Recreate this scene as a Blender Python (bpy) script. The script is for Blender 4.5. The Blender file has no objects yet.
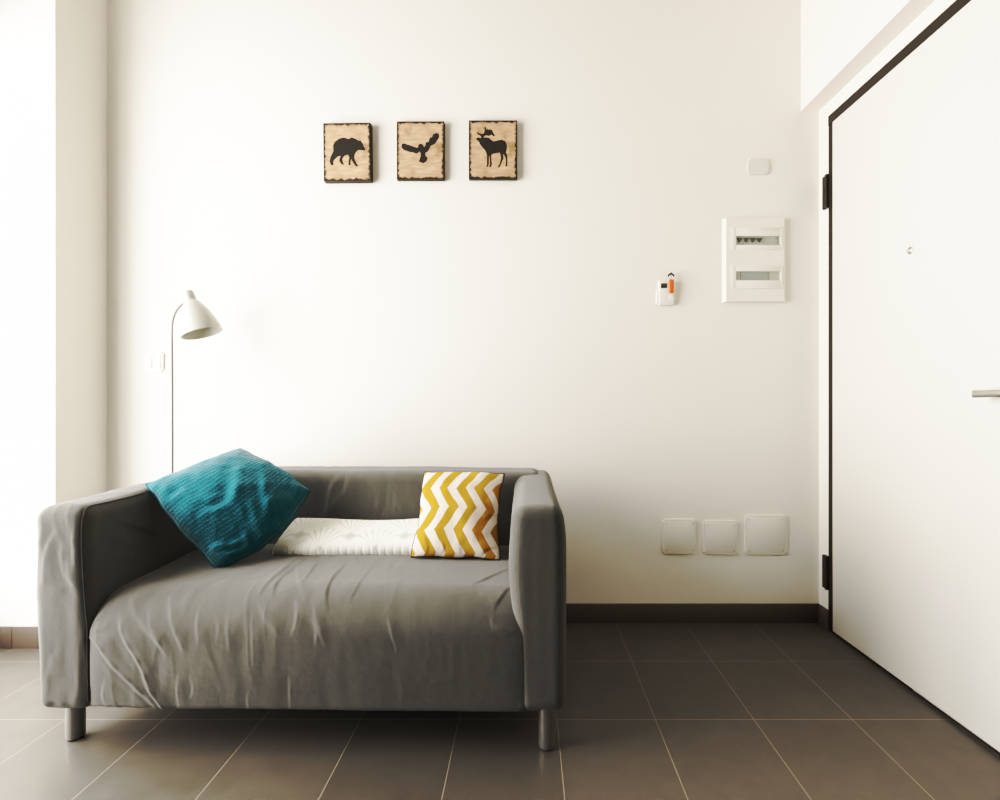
import bpy, bmesh, math, random
import numpy as np
from mathutils import Vector, Matrix, noise

random.seed(4)
SC = bpy.context.scene
COL = SC.collection
F, CX, CY = 520.0, 515.0, 401.0          # focal length in pixels, vanishing point
YW = 2.348                                # back wall depth

def P(px, py, Y):
    return Vector(((px-CX)/F*Y, Y, 1-(py-CY)/F*Y))

# ------------------------------------------------------------ materials
def new_mat(name):
    m = bpy.data.materials.new(name); m.use_nodes = True
    nt = m.node_tree; b = nt.nodes['Principled BSDF']
    return m, nt, b
def srgb(r, g, b):
    f = lambda c: (c/255/12.92) if c/255 <= .04045 else ((c/255+.055)/1.055)**2.4
    return (f(r), f(g), f(b), 1)
def simple(name, col, rough=.5, metal=0, bump=0, bscale=200, var=0, vscale=8, spec=.5):
    m, nt, b = new_mat(name)
    b.inputs['Base Color'].default_value = col
    b.inputs['Roughness'].default_value = rough
    b.inputs['Metallic'].default_value = metal
    b.inputs['Specular IOR Level'].default_value = spec
    tc = nt.nodes.new('ShaderNodeTexCoord')
    n = nt.nodes.new('ShaderNodeTexNoise'); n.inputs['Scale'].default_value = vscale
    n.inputs['Detail'].default_value = 4
    nt.links.new(tc.outputs['Object'], n.inputs['Vector'])
    r = nt.nodes.new('ShaderNodeMapRange')
    r.inputs[3].default_value = 1-var; r.inputs[4].default_value = 1+var
    nt.links.new(n.outputs['Fac'], r.inputs[0])
    mx = nt.nodes.new('ShaderNodeVectorMath'); mx.operation = 'SCALE'
    mx.inputs[0].default_value = col[:3]
    nt.links.new(r.outputs[0], mx.inputs['Scale'])
    nt.links.new(mx.outputs[0], b.inputs['Base Color'])
    if bump:
        n2 = nt.nodes.new('ShaderNodeTexNoise'); n2.inputs['Scale'].default_value = bscale
        n2.inputs['Detail'].default_value = 3
        nt.links.new(tc.outputs['Object'], n2.inputs['Vector'])
        bp = nt.nodes.new('ShaderNodeBump'); bp.inputs['Strength'].default_value = bump
        bp.inputs['Distance'].default_value = .002
        nt.links.new(n2.outputs['Fac'], bp.inputs['Height'])
        nt.links.new(bp.outputs[0], b.inputs['Normal'])
    return m

class NB:                                   # small node builder
    def __init__(s, nt): s.nt = nt
    def _in(s, sock, v):
        if isinstance(v, (int, float)): sock.default_value = v
        elif isinstance(v, (tuple, list)): sock.default_value = v
        else: s.nt.links.new(v, sock)
    def m(s, op, a, b=0.0, c=0.0):
        n = s.nt.nodes.new('ShaderNodeMath'); n.operation = op
        for i, v in enumerate((a, b, c)): s._in(n.inputs[i], v)
        return n.outputs[0]
    def mix(s, f, a, b):
        n = s.nt.nodes.new('ShaderNodeMix'); n.data_type = 'RGBA'
        s._in(n.inputs[0], f); s._in(n.inputs[6], a); s._in(n.inputs[7], b)
        return n.outputs[2]
    def smooth(s, v, a, b, lo=0.0, hi=1.0):
        n = s.nt.nodes.new('ShaderNodeMapRange'); n.interpolation_type = 'SMOOTHSTEP'
        s._in(n.inputs[0], v); n.inputs[1].default_value = a; n.inputs[2].default_value = b
        n.inputs[3].default_value = lo; n.inputs[4].default_value = hi
        return n.outputs[0]
    def noise(s, vec, scale, detail=3):
        n = s.nt.nodes.new('ShaderNodeTexNoise'); n.inputs['Scale'].default_value = scale
        n.inputs['Detail'].default_value = detail
        if vec is not None: s.nt.links.new(vec, n.inputs['Vector'])
        return n.outputs['Fac']
    def uv(s):
        n = s.nt.nodes.new('ShaderNodeUVMap'); n.uv_map = 'UVMap'
        x = s.nt.nodes.new('ShaderNodeSeparateXYZ'); s.nt.links.new(n.outputs[0], x.inputs[0])
        return n.outputs[0], x.outputs[0], x.outputs[1]
    def obj(s):
        n = s.nt.nodes.new('ShaderNodeTexCoord')
        x = s.nt.nodes.new('ShaderNodeSeparateXYZ'); s.nt.links.new(n.outputs['Object'], x.inputs[0])
        return n.outputs['Object'], x.outputs[0], x.outputs[1], x.outputs[2]
    def bump(s, h, strength, dist, bsdf):
        n = s.nt.nodes.new('ShaderNodeBump'); n.inputs['Strength'].default_value = strength
        n.inputs['Distance'].default_value = dist
        s.nt.links.new(h, n.inputs['Height']); s.nt.links.new(n.outputs[0], bsdf.inputs['Normal'])

M = {}
M['wall'] = simple('plaster_white', (.84, .800, .735, 1), .85, bump=.12, bscale=60, var=.012, vscale=2, spec=.2)
M['far_wall'] = simple('taupe_absorber', (.09, .078, .066, 1), .9)  # invented dark tone for unseen walls, keeps bounce light off the sofa front
M['ceiling'] = simple('ceiling_dimmed', (.50, .48, .44, 1), .9)  # unseen ceiling, darkened to cut the light bouncing down from above
M['white_plastic'] = simple('white_plastic', (.80, .762, .69, 1), .35, var=.01)
M['blank_plate'] = simple('blank_plate_plastic', (.78, .745, .68, 1), .4, var=.01)
M['grey_plastic'] = simple('grey_plastic', (.70, .67, .61, 1), .5, var=.02)
M['door'] = simple('door_laminate', (.74, .712, .66, 1), .45, var=.008, vscale=3)
M['dark_frame'] = simple('dark_brown_metal', srgb(42, 34, 26), .5, var=.05)
M['black_gap'] = simple('gap_shade_black', (.012, .010, .008, 1), .7)  # black colour standing for the shade below the door
M['steel'] = simple('brushed_steel', (.55, .53, .49, 1), .32, 1.0, var=.05, vscale=40)
M['leg'] = simple('satin_grey_metal', (.30, .29, .28, 1), .38, .7, var=.05, vscale=40)
M['chrome'] = simple('satin_nickel', (.62, .60, .56, 1), .28, 1.0)
M['skirting'] = simple('brown_tile_skirting', srgb(94, 84, 77), .5, var=.10, vscale=6)
M['lamp_white'] = simple('cream_lacquered_metal', (.50, .485, .425, 1), .3, var=.01)
M['lamp_inner'] = simple('lamp_inside', (.86, .86, .78, 1), .5)
M['bulb'] = simple('bulb_glass', (.85, .84, .8, 1), .2)
M['lamp_pole'] = simple('lamp_pole_metal', (.22, .21, .195, 1), .35, .4)
M['black'] = simple('black_plastic', (.015, .014, .012, 1), .45)
M['orange'] = simple('orange_plastic', srgb(214, 104, 52), .4, var=.03)
M['lcd'] = simple('lcd_grey_green', srgb(72, 76, 60), .25)
M['breaker'] = simple('breaker_grey', (.62, .61, .57, 1), .5, var=.05)
M['breaker_dark'] = simple('breaker_dark', (.05, .047, .04, 1), .5)
M['breaker_green'] = simple('panel_inner_grey', (.46, .49, .45, 1), .5, var=.05)
M['print'] = simple('silhouette_paint', srgb(38, 31, 25), .7, var=.25, vscale=60)
M['piping_dark'] = simple('dark_piping', srgb(40, 34, 22), .8)
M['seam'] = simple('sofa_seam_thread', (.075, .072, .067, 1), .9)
M['rubber'] = simple('black_foot', (.01, .01, .01, 1), .6)

def mat_fabric():
    m, nt, b = new_mat('grey_cotton_cover'); N = NB(nt)
    o, x, y, z = N.obj()
    n1 = N.noise(o, 5, 5); n2 = N.noise(o, 260, 2)
    f = N.m('ADD', N.m('MULTIPLY', n1, .7), N.m('MULTIPLY', n2, .3))
    c = N.mix(f, (.090, .087, .080, 1), (.134, .130, .119, 1))
    nt.links.new(c, b.inputs['Base Color'])
    b.inputs['Roughness'].default_value = .92
    b.inputs['Specular IOR Level'].default_value = .25
    b.inputs['Sheen Weight'].default_value = .25
    b.inputs['Sheen Roughness'].default_value = .5
    st_ = nt.nodes.new('ShaderNodeMapping'); st_.inputs['Scale'].default_value = (3.2, 1.6, .9); nt.links.new(o, st_.inputs[0])
    w = N.m('ADD', N.m('SINE', N.m('MULTIPLY', N.m('ADD', x, y), 2400)), N.m('SINE', N.m('MULTIPLY', N.m('ADD', z, y), 2400)))
    h = N.m('ADD', N.m('MULTIPLY', w, .12), N.m('ADD', N.m('MULTIPLY', N.noise(o, 45, 4), 1.0), N.m('MULTIPLY', N.noise(st_.outputs[0], 9, 4), 1.1)))
    N.bump(h, .45, .004, b)
    return m
M['fabric'] = mat_fabric()

def mat_teal():
    m, nt, b = new_mat('teal_waffle_knit'); N = NB(nt)
    uvv, u, v = N.uv()
    # staggered knit stitches
    a = N.m('MULTIPLY', N.m('ADD', u, N.m('MULTIPLY', N.noise(uvv, 7, 2), .02)), 40*math.pi); c = N.m('MULTIPLY', v, 30*math.pi)
    s = N.m('MULTIPLY', N.m('SINE', N.m('ADD', a, c)), N.m('SINE', N.m('SUBTRACT', a, c)))
    s01 = N.smooth(s, -.9, .9)
    o_ = N.obj()[0]
    o, x, y, z = N.obj()
    n = N.noise(o, 9, 4)
    s01 = N.m('MULTIPLY', s01, N.smooth(N.noise(o_, 60, 3), .3, .6, .45, 1.0))
    c1 = N.mix(s01, srgb(16, 84, 95), srgb(26, 100, 110))
    c2 = N.mix(N.m('MULTIPLY', n, .45), c1, srgb(14, 94, 108))
    nt.links.new(c2, b.inputs['Base Color'])
    b.inputs['Roughness'].default_value = .9
    b.inputs['Sheen Weight'].default_value = .3
    b.inputs['Specular IOR Level'].default_value = .2
    N.bump(s01, .45, .0025, b)
    return m
M['teal'] = mat_teal()
M['teal_edge'] = simple('teal_hem', srgb(12, 92, 100), .9, bump=.4, bscale=150)

def mat_chevron():
    m, nt, b = new_mat('mustard_chevron_cotton'); N = NB(nt)
    uvv, u, v = N.uv()            # v = 0 at the top
    tri = N.m('DIVIDE', N.m('PINGPONG', N.m('ADD', v, .968-.243), .242), .242)
    # a small hand printed wobble
    o, x, y, z = N.obj()
    wob = N.m('MULTIPLY', N.m('SUBTRACT', N.noise(o, 14, 2), .5), .015)
    q = N.m('MULTIPLY', N.m('SUBTRACT', N.m('ADD', u, wob), N.m('ADD', .217-.909, N.m('MULTIPLY', tri, .165))), 4.4)
    fr = N.m('FRACT', q)
    e1 = N.smooth(fr, .0, .03); e2 = N.smooth(fr, .52, .55, 1, 0)
    mask = N.m('MULTIPLY', e1, e2)
    weave = N.noise(o, 300, 2)
    yel = N.mix(weave, srgb(160, 122, 42), srgb(178, 140, 62))
    c = N.mix(mask, srgb(226, 212, 200), yel)
    nt.links.new(c, b.inputs['Base Color'])
    b.inputs['Roughness'].default_value = .85
    b.inputs['Specular IOR Level'].default_value = .2
    N.bump(weave, .25, .001, b)
    return m
M['chevron'] = mat_chevron()

def mat_throw():
    m, nt, b = new_mat('white_fan_quilt'); N = NB(nt)
    uvv, u, v = N.uv()            # metres: u along, v across the visible width
    W = .196
    def fan(uoff, v0, up):
        q = N.m('SUBTRACT', N.m('FRACT', N.m('ADD', N.m('DIVIDE', u, W), uoff)), .5)
        du = N.m('MULTIPLY', q, W); dv = N.m('MULTIPLY', N.m('SUBTRACT', v, v0), up)
        ang = N.m('ARCTAN2', du, N.m('MAXIMUM', dv, .0005))
        rad = N.m('SQRT', N.m('ADD', N.m('MULTIPLY', du, du), N.m('MULTIPLY', dv, dv)))
        line = N.m('POWER', N.m('ABSOLUTE', N.m('COSINE', N.m('MULTIPLY', ang, 11))), 14)
        mask = N.m('MULTIPLY', N.smooth(dv, .0, .006), N.smooth(rad, .098, .090, 0, 1))
        # SMOOTHSTEP needs an increasing range: invert by hand
        far = N.m('SUBTRACT', 1.0, N.smooth(rad, .090, .098))
        wid = N.m('SUBTRACT', 1.0, N.smooth(N.m('ABSOLUTE', ang), .85, .95))
        return N.m('MULTIPLY', N.m('MULTIPLY', line, wid), N.m('MULTIPLY', N.smooth(dv, .0, .006), far)), rad, du, dv
    l1, r1, du1, dv1 = fan(.0, .035, 1)
    l2, r2, du2, dv2 = fan(.5, .11, 1)
    dot = N.m('SUBTRACT', 1.0, N.smooth(r1, .004, .013))
    # soft grey triangles between the fans
    tr = N.m('ADD', N.m('ABSOLUTE', du2), N.m('MULTIPLY', N.m('ABSOLUTE', N.m('SUBTRACT', v, .088)), 1.3))
    wedge = N.m('SUBTRACT', 1.0, N.smooth(tr, .010, .044))
    rib = N.m('POWER', N.m('ABSOLUTE', N.m('SINE', N.m('MULTIPLY', u, math.pi/.0135))), 12)
    rib = N.m('MULTIPLY', rib, N.m('SUBTRACT', 1.0, N.smooth(v, .03, .075)))
    f = N.m('MINIMUM', 1.0, N.m('ADD', N.m('ADD', N.m('MULTIPLY', l1, .55), N.m('MULTIPLY', l2, .55)),
            N.m('ADD', N.m('MULTIPLY', dot, .5), N.m('ADD', N.m('MULTIPLY', wedge, .65), N.m('MULTIPLY', rib, .25)))))
    c = N.mix(f, srgb(240, 238, 229), srgb(160, 162, 152))
    nt.links.new(c, b.inputs['Base Color'])
    b.inputs['Roughness'].default_value = .9
    b.inputs['Specular IOR Level'].default_value = .2
    h = N.m('SUBTRACT', 1.0, N.m('ADD', N.m('MULTIPLY', rib, .9), N.m('ADD', N.m('MULTIPLY', l1, .6), N.m('MULTIPLY', l2, .6))))
    N.bump(h, .35, .002, b)
    return m
M['throw'] = mat_throw()

def mat_tiles():
    m, nt, b = new_mat('brown_stoneware_tiles'); N = NB(nt)
    o, x, y, z = N.obj()
    TW, TH, G = .309, .365, .0013
    xs = N.m('SUBTRACT', x, N.m('MULTIPLY', N.m('SUBTRACT', y, 1.3), .022))
    qx = N.m('DIVIDE', N.m('ADD', xs, -.4335+TW*20), TW)
    qy = N.m('DIVIDE', N.m('ADD', y, -1.633+TH*20), TH)
    fx = N.m('MULTIPLY', N.m('PINGPONG', qx, .5), TW)
    fy = N.m('MULTIPLY', N.m('PINGPONG', qy, .5), TH)
    d = N.m('MINIMUM', fx, fy)
    tile = N.smooth(d, G*.7, G*1.5)
    wn = nt.nodes.new('ShaderNodeTexWhiteNoise'); wn.noise_dimensions = '2D'
    cb = nt.nodes.new('ShaderNodeCombineXYZ')
    nt.links.new(N.m('FLOOR', qx), cb.inputs[0]); nt.links.new(N.m('FLOOR', qy), cb.inputs[1])
    nt.links.new(cb.outputs[0], wn.inputs['Vector'])
    n1 = N.noise(o, 3.5, 6); n2 = N.noise(o, 30, 5)
    f = N.m('ADD', N.m('MULTIPLY', n1, .55), N.m('ADD', N.m('MULTIPLY', n2, .25), N.m('MULTIPLY', wn.outputs['Value'], .2)))
    c = N.mix(f, srgb(76, 72, 66), srgb(100, 95, 88))
    c = N.mix(tile, srgb(134, 127, 116), c)
    nt.links.new(c, b.inputs['Base Color'])
    rg = N.smooth(N.noise(o, 12, 4), .2, .8, .34, .46)
    nt.links.new(rg, b.inputs['Roughness'])
    b.inputs['Specular IOR Level'].default_value = .7
    h = N.m('ADD', tile, N.m('MULTIPLY', n2, .12))
    N.bump(h, .35, .0015, b)
    return m
M['tiles'] = mat_tiles()

def mat_wood_print():
    m, nt, b = new_mat('aged_paper_print'); N = NB(nt)
    uvv, u, v = N.uv()
    o, x, y, z = N.obj()
    mp = nt.nodes.new('ShaderNodeMapping'); mp.inputs['Scale'].default_value = (6, 1, 26)
    nt.links.new(o, mp.inputs[0])
    g = N.noise(mp.outputs[0], 2.2, 5)
    c = N.mix(N.smooth(g, .3, .7), srgb(168, 134, 104), srgb(196, 164, 130))
    blot = N.noise(o, 16, 4)
    c = N.mix(N.smooth(blot, .50, .72, 0, .7), c, srgb(120, 94, 62))
    eu = N.m('MINIMUM', u, N.m('SUBTRACT', 1.0, u)); ev = N.m('MINIMUM', v, N.m('SUBTRACT', 1.0, v))
    e = N.m('MINIMUM', eu, N.m('MULTIPLY', ev, 1.2))
    e = N.m('SUBTRACT', e, N.m('MULTIPLY', N.m('SUBTRACT', N.noise(o, 60, 4), .5), .13))
    k = N.smooth(e, .015, .06)
    c = N.mix(k, srgb(44, 34, 24), c)
    nt.links.new(c, b.inputs['Base Color'])
    b.inputs['Roughness'].default_value = .65
    return m
M['aged_print'] = mat_wood_print()

def mat_glass(name, tint=(1, 1, 1, 1), gl=.08):
    m = bpy.data.materials.new(name); m.use_nodes = True; nt = m.node_tree
    nt.nodes.remove(nt.nodes['Principled BSDF'])
    t = nt.nodes.new('ShaderNodeBsdfTransparent'); t.inputs[0].default_value = tint
    g = nt.nodes.new('ShaderNodeBsdfGlossy'); g.inputs['Roughness'].default_value = .03
    mx = nt.nodes.new('ShaderNodeMixShader'); mx.inputs[0].default_value = gl
    nt.links.new(t.outputs[0], mx.inputs[1]); nt.links.new(g.outputs[0], mx.inputs[2])
    nt.links.new(mx.outputs[0], nt.nodes['Material Output'].inputs[0])
    return m
M['glass'] = mat_glass('window_glass')
M['smoke'] = mat_glass('smoked_pane', (.88, .89, .87, 1), .05)

# ------------------------------------------------------------ mesh helpers
def link_mesh(name, verts, faces, mat, parent=None, smooth=False, uvs=None):
    me = bpy.data.meshes.new(name)
    me.from_pydata([tuple(map(float, v)) for v in verts], [], faces)
    bm = bmesh.new(); bm.from_mesh(me)
    bmesh.ops.recalc_face_normals(bm, faces=bm.faces); bm.to_mesh(me); bm.free()
    if uvs is not None:
        ul = me.uv_layers.new(name='UVMap')
        for lp in me.loops: ul.data[lp.index].uv = uvs[lp.vertex_index]
    me.materials.append(mat)
    if smooth: me.polygons.foreach_set('use_smooth', [True]*len(me.polygons))
    me.update()
    o = bpy.data.objects.new(name, me); COL.objects.link(o)
    if parent: o.parent = parent
    return o
def bm_obj(name, bm, mat, parent=None, smooth=False, auto=False):
    bmesh.ops.recalc_face_normals(bm, faces=bm.faces)
    me = bpy.data.meshes.new(name); bm.to_mesh(me); bm.free()
    me.materials.append(mat)
    if smooth: me.polygons.foreach_set('use_smooth', [True]*len(me.polygons))
    if auto: me.set_sharp_from_angle(angle=math.radians(35))
    o = bpy.data.objects.new(name, me); COL.objects.link(o)
    if parent: o.parent = parent
    return o
def add_box(bm, a, b, bev=0, seg=2):
    a = Vector(a); b = Vector(b)
    r = bmesh.ops.create_cube(bm, size=1)
    vs = r['verts']
    for v in vs:
        v.co = Vector(((a[i]+b[i])/2 + v.co[i]*abs(b[i]-a[i]) for i in range(3)))
    if bev:
        es = list({e for v in vs for e in v.link_edges})
        bmesh.ops.bevel(bm, geom=es, offset=bev, segments=seg, affect='EDGES', profile=.5)
    return vs
def box(name, a, b, mat, parent=None, bev=0, seg=2):
    bm = bmesh.new(); add_box(bm, a, b, bev, seg)
    return bm_obj(name, bm, mat, parent, smooth=bev > 0, auto=bev > 0)
def add_tube(bm, pts, r, n=12, cap=True):
    pts = [Vector(p) for p in pts]
    rs = r if isinstance(r, (list, tuple)) else [r]*len(pts)
    rings = []; up = None
    for i, p in enumerate(pts):
        t = (pts[min(i+1, len(pts)-1)] - pts[max(i-1, 0)]).normalized()
        if up is None:
            up = t.orthogonal().normalized()
        up = (up - t*up.dot(t)).normalized(); sd = t.cross(up)
        rings.append([bm.verts.new(p + (up*math.cos(a)+sd*math.sin(a))*rs[i]) for a in [2*math.pi*k/n for k in range(n)]])
    for i in range(len(rings)-1):
        for k in range(n):
            bm.faces.new((rings[i][k], rings[i][(k+1) % n], rings[i+1][(k+1) % n], rings[i+1][k]))
    if cap:
        bm.faces.new(rings[0][::-1]); bm.faces.new(rings[-1])
def tube(name, pts, r, mat, parent=None, n=12):
    bm = bmesh.new(); add_tube(bm, pts, r, n)
    return bm_obj(name, bm, mat, parent, smooth=True, auto=True)
def add_lathe(bm, prof, origin, axis, n=40, close=False):
    axis = Vector(axis).normalized(); up = axis.orthogonal().normalized(); sd = axis.cross(up)
    rings = []
    for (r, h) in prof:
        c = Vector(origin)+axis*h
        if r < 1e-6: rings.append([bm.verts.new(c)])
        else: rings.append([bm.verts.new(c+(up*math.cos(2*math.pi*k/n)+sd*math.sin(2*math.pi*k/n))*r) for k in range(n)])
    for i in range(len(rings)-1):
        A, B = rings[i], rings[i+1]
        for k in range(n):
            k2 = (k+1) % n
            if len(A) == 1 and len(B) == 1: continue
            if len(A) == 1: bm.faces.new((A[0], B[k], B[k2]))
            elif len(B) == 1: bm.faces.new((A[k], B[0], A[k2]))
            else: bm.faces.new((A[k], B[k], B[k2], A[k2]))
def lathe(name, prof, origin, axis, mat, parent=None, n=40):
    bm = bmesh.new(); add_lathe(bm, prof, origin, axis, n)
    return bm_obj(name, bm, mat, parent, smooth=True, auto=True)

def empty(name, loc, rz=0):
    o = bpy.data.objects.new(name, None); COL.objects.link(o)
    o.location = loc; o.rotation_euler = (0, 0, rz); o.empty_display_size = .1
    return o
def tag(o, label=None, cat=None, group=None, kind=None):
    if label: o['label'] = label
    if cat: o['category'] = cat
    if group: o['group'] = group
    if kind: o['kind'] = kind
    return o
def struct(o): o['kind'] = 'structure'; return o
def attach(parent, *kids):
    """parent children built in world coordinates to a thing placed elsewhere"""
    mi = (Matrix.Translation(parent.location) @ parent.rotation_euler.to_matrix().to_4x4()).inverted()
    for k in kids:
        if k.parent is None:
            k.parent = parent
        k.data.transform(mi)
    return kids

# ------------------------------------------------------------ the room
XR = 1.3725                 # right wall (below the soffit)
XU = 1.291                  # right wall above the soffit
XL = -2.2                  # left wall
YB = -5.0                   # wall behind the camera
ZC = 3.25
ZS = 2.309
YP, XP = 2.11, -1.866       # pier
T = .15
bm = bmesh.new(); add_box(bm, (XL-T, YB-T, -.12), (XR+T+.05, YW+T, 0))
struct(bm_obj('floor', bm, M['tiles']))
struct(box('ceiling', (XL-T, YB-T, ZC), (XR+T+.05, YW+T, ZC+.12), M['ceiling']))
struct(box('wall_back', (XL-T, YW, 0), (XR+T+.05, YW+T, ZC), M['wall']))
struct(box('wall_front', (XL-T, YB-T, 0), (XR+T+.05, YB, ZC), M['far_wall']))
# pier that steps out of the back wall on the left
def prism(name, poly, z0, z1, mat, parent=None):
    bm = bmesh.new()
    b0 = [bm.verts.new((x, y, z0)) for x, y in poly]; b1 = [bm.verts.new((x, y, z1)) for x, y in poly]
    bm.faces.new(b0[::-1]); bm.faces.new(b1)
    for i in range(len(poly)):
        j = (i+1) % len(poly); bm.faces.new((b0[i], b0[j], b1[j], b1[i]))
    return bm_obj(name, bm, mat, parent)
struct(prism('wall_pier', [(XL, YP), (XP, YP), (-1.842, YW), (XL, YW)], 0, ZC, M['wall']))
# left wall with window opening
WY0, WY1, WZ0, WZ1 = .25, 2.03, .10, 2.55
bm = bmesh.new()
add_box(bm, (XL-T, YB, 0), (XL, WY0, ZC)); add_box(bm, (XL-T, WY1, 0), (XL, YW, ZC))
add_box(bm, (XL-T, WY0, 0), (XL, WY1, WZ0)); add_box(bm, (XL-T, WY0, WZ1), (XL, WY1, ZC))
struct(bm_obj('wall_left', bm, M['wall']))
w = struct(empty('window_1', (XL-.08, (WY0+WY1)/2, WZ0)))
bm = bmesh.new(); fw = .06
ym = (WY0+WY1)/2
for (y0, y1) in ((WY0, WY0+fw), (WY1-fw, WY1), (ym-.05, ym+.05)):
    add_box(bm, (XL-.11, y0, WZ0), (XL-.05, y1, WZ1), .006)
for (z0, z1) in ((WZ0, WZ0+.09), (WZ1-fw, WZ1)):
    add_box(bm, (XL-.11, WY0, z0), (XL-.05, WY1, z1), .006)
attach(w, bm_obj('window_frame', bm, M['white_plastic']))
for (a, c) in ((WY0+fw, ym-.05), (ym+.05, WY1-fw)):
    attach(w, box('window_pane', (XL-.083, a-.005, WZ0+.085), (XL-.077, c+.005, WZ1-fw+.005), M['glass']))
# right wall: recessed part with a door opening, upper part standing forward over the soffit
DX = 1.36
DY1, DY0 = 2.231, 1.325
FY1, FY0 = 2.267, 1.288
DZ1, FZ1 = 2.197, 2.2405
bm = bmesh.new()
add_box(bm, (XR, FY1-.004, 0), (XR+T, YW, ZS+.05))
add_box(bm, (XR, 1.05, 0), (XR+T, FY0+.004, ZS+.05))
add_box(bm, (XR, FY0+.004, FZ1-.004), (XR+T, FY1-.004, ZS+.05))
struct(bm_obj('wall_right', bm, M['wall']))
struct(box('wall_right_upper', (XU, 1.05, ZS), (XR+T, YW, ZC), M['wall']))
struct(box('wall_right_near', (XU, YB, 0), (XR+T, 1.05, ZC), M['far_wall']))  # unseen stretch of wall, made dark to cut bounce onto the sofa
# door
d = struct(empty('door_1', (DX, (DY0+DY1)/2, 0)))
attach(d, box('door_panel', (DX, DY0+.003, .014), (DX+.055, DY1-.003, DZ1-.002), M['door'], bev=.002))
bm = bmesh.new()
add_box(bm, (DX+.006, DY1, 0), (XR+.08, FY1, FZ1), .0015)
add_box(bm, (DX+.006, FY0, 0), (XR+.08, DY0, FZ1), .0015)
add_box(bm, (DX+.004, FY0, DZ1), (XR+.08, FY1, FZ1), .0015)
attach(d, bm_obj('door_frame', bm, M['dark_frame']))
attach(d, box('door_gap_shade', (DX+.008, DY0, 0), (XR+.08, DY1, .010), M['black_gap']))  # black strip in place of the shade in the gap under the door
attach(d, box('door_gap_glint', (DX+.002, 1.42, .0105), (DX+.006, 1.78, .0135), M['chrome']))  # added metal sliver standing for a glint of light in the gap
def hinge(zc):
    bm = bmesh.new()
    add_box(bm, (XR-.013, FY1-.002, zc-.072), (XR+.004, FY1+.036, zc+.072), .002)
    add_tube(bm, [(XR-.012, FY1+.004, zc-.0722), (XR-.012, FY1+.004, zc+.0722)], .007, 12)
    attach(d, bm_obj('hinge', bm, M['dark_frame'], smooth=True, auto=True))
hinge(1+(CY-191)/F*2.27); hinge(1+(CY-573)/F*2.27)
# peephole
py = DX*F/(910.5-CX); pz = 1+(CY-250.5)/F*py
ph = lathe('peephole', [(.0, .0), (.0125, 0), (.0125, .004), (.010, .006), (.007, .005), (.0, .0035)], (DX, py, pz), (-1, 0, 0), M['chrome'], n=28)
attach(d, ph)
lens = lathe('peephole_lens', [(0, .0045), (.004, .0042), (.0065, .003)], (DX, py, pz), (-1, 0, 0), M['grey_plastic'], n=20)
attach(d, lens)
# lever handle
hx = DX-.052; hy = hx*F/(973-CX); hz = 1+(CY-394)/F*hy
bm = bmesh.new()
hr = hy-.128
path = [(DX-.001, hr, hz), (DX-.030, hr, hz), (DX-.044, hr+.006, hz), (hx, hr+.020, hz), (hx, hr+.06, hz+.001), (hx, hy, hz)]
rings = []
for i, p in enumerate(path):
    p = Vector(p); a = path[max(i-1, 0)]; c = path[min(i+1, len(path)-1)]
    t = (Vector(c)-Vector(a)).normalized(); sd = t.cross(Vector((0, 0, 1))).normalized()
    hh = .0105 if i > 1 else .009; ww = .0045 if i > 2 else .008
    rings.append([bm.verts.new(p+sd*math.cos(q)*ww+Vector((0, 0, 1))*math.sin(q)*hh) for q in [math.pi*2*k/16 for k in range(16)]])
for i in range(len(rings)-1):
    for k in range(16): bm.faces.new((rings[i][k], rings[i][(k+1) % 16], rings[i+1][(k+1) % 16], rings[i+1][k]))
bm.faces.new(rings[0]); bm.faces.new(rings[-1])
hd = bm_obj('door_handle', bm, M['chrome'], smooth=True, auto=True); attach(d, hd)
attach(d, lathe('handle_rose', [(0, 0), (.026, 0), (.026, .006), (.022, .009), (0, .009)], (DX, hr, hz), (-1, 0, 0), M['chrome'], n=36))

# skirting
ZB = .086
struct(box('baseboard_back', (-1.842, YW-.009, 0), (XR, YW, ZB), M['skirting'], bev=.0015))
struct(box('baseboard_right', (XR-.009, FY1, 0), (XR, YW-.009, ZB), M['skirting'], bev=.0015))
bm = bmesh.new()
xe = P(14, 640, YP)[0]
k = xe
edges = [XL, xe, XP+.004]
for a, c in zip(edges[:-1], edges[1:]):
    add_box(bm, (a+.0008, YP-.009, 0), (c-.0008, YP, ZB), .001)
struct(bm_obj('baseboard_pier', bm, M['skirting'], smooth=True, auto=True))
struct(prism('baseboard_pier_side', [(XP, YP-.009), (XP+.009, YP-.009), (-1.833, YW-.009), (-1.842, YW-.009)], 0, ZB, M['skirting']))
struct(box('baseboard_left', (XL, YB, 0), (XL+.009, YP-.009, ZB), M['skirting']))
struct(box('baseboard_front', (XL+.009, YB, 0), (XR, YB+.009, ZB), M['skirting']))

# ------------------------------------------------------------ sofa
SX, SYF = -.6085, 1.4625
YAW = math.radians(-.95)
HW = .760
sofa = empty('sofa', (SX, SYF+.36, 0), YAW)
tag(sofa, 'two-seat sofa in a loose wrinkled grey fabric cover, against the back wall', 'sofa')
# part coordinates: origin at the empty; local front y = -.36
LF = -.36
MW = Matrix.Translation(sofa.location) @ sofa.rotation_euler.to_matrix().to_4x4()
MWn = np.array(MW)
def to_px(v):
    w = v @ MWn[:3, :3].T + MWn[:3, 3]
    return np.stack([CX+F*w[:, 0]/w[:, 1], CY-F*(w[:, 2]-1)/w[:, 1]], 1), w

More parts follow.
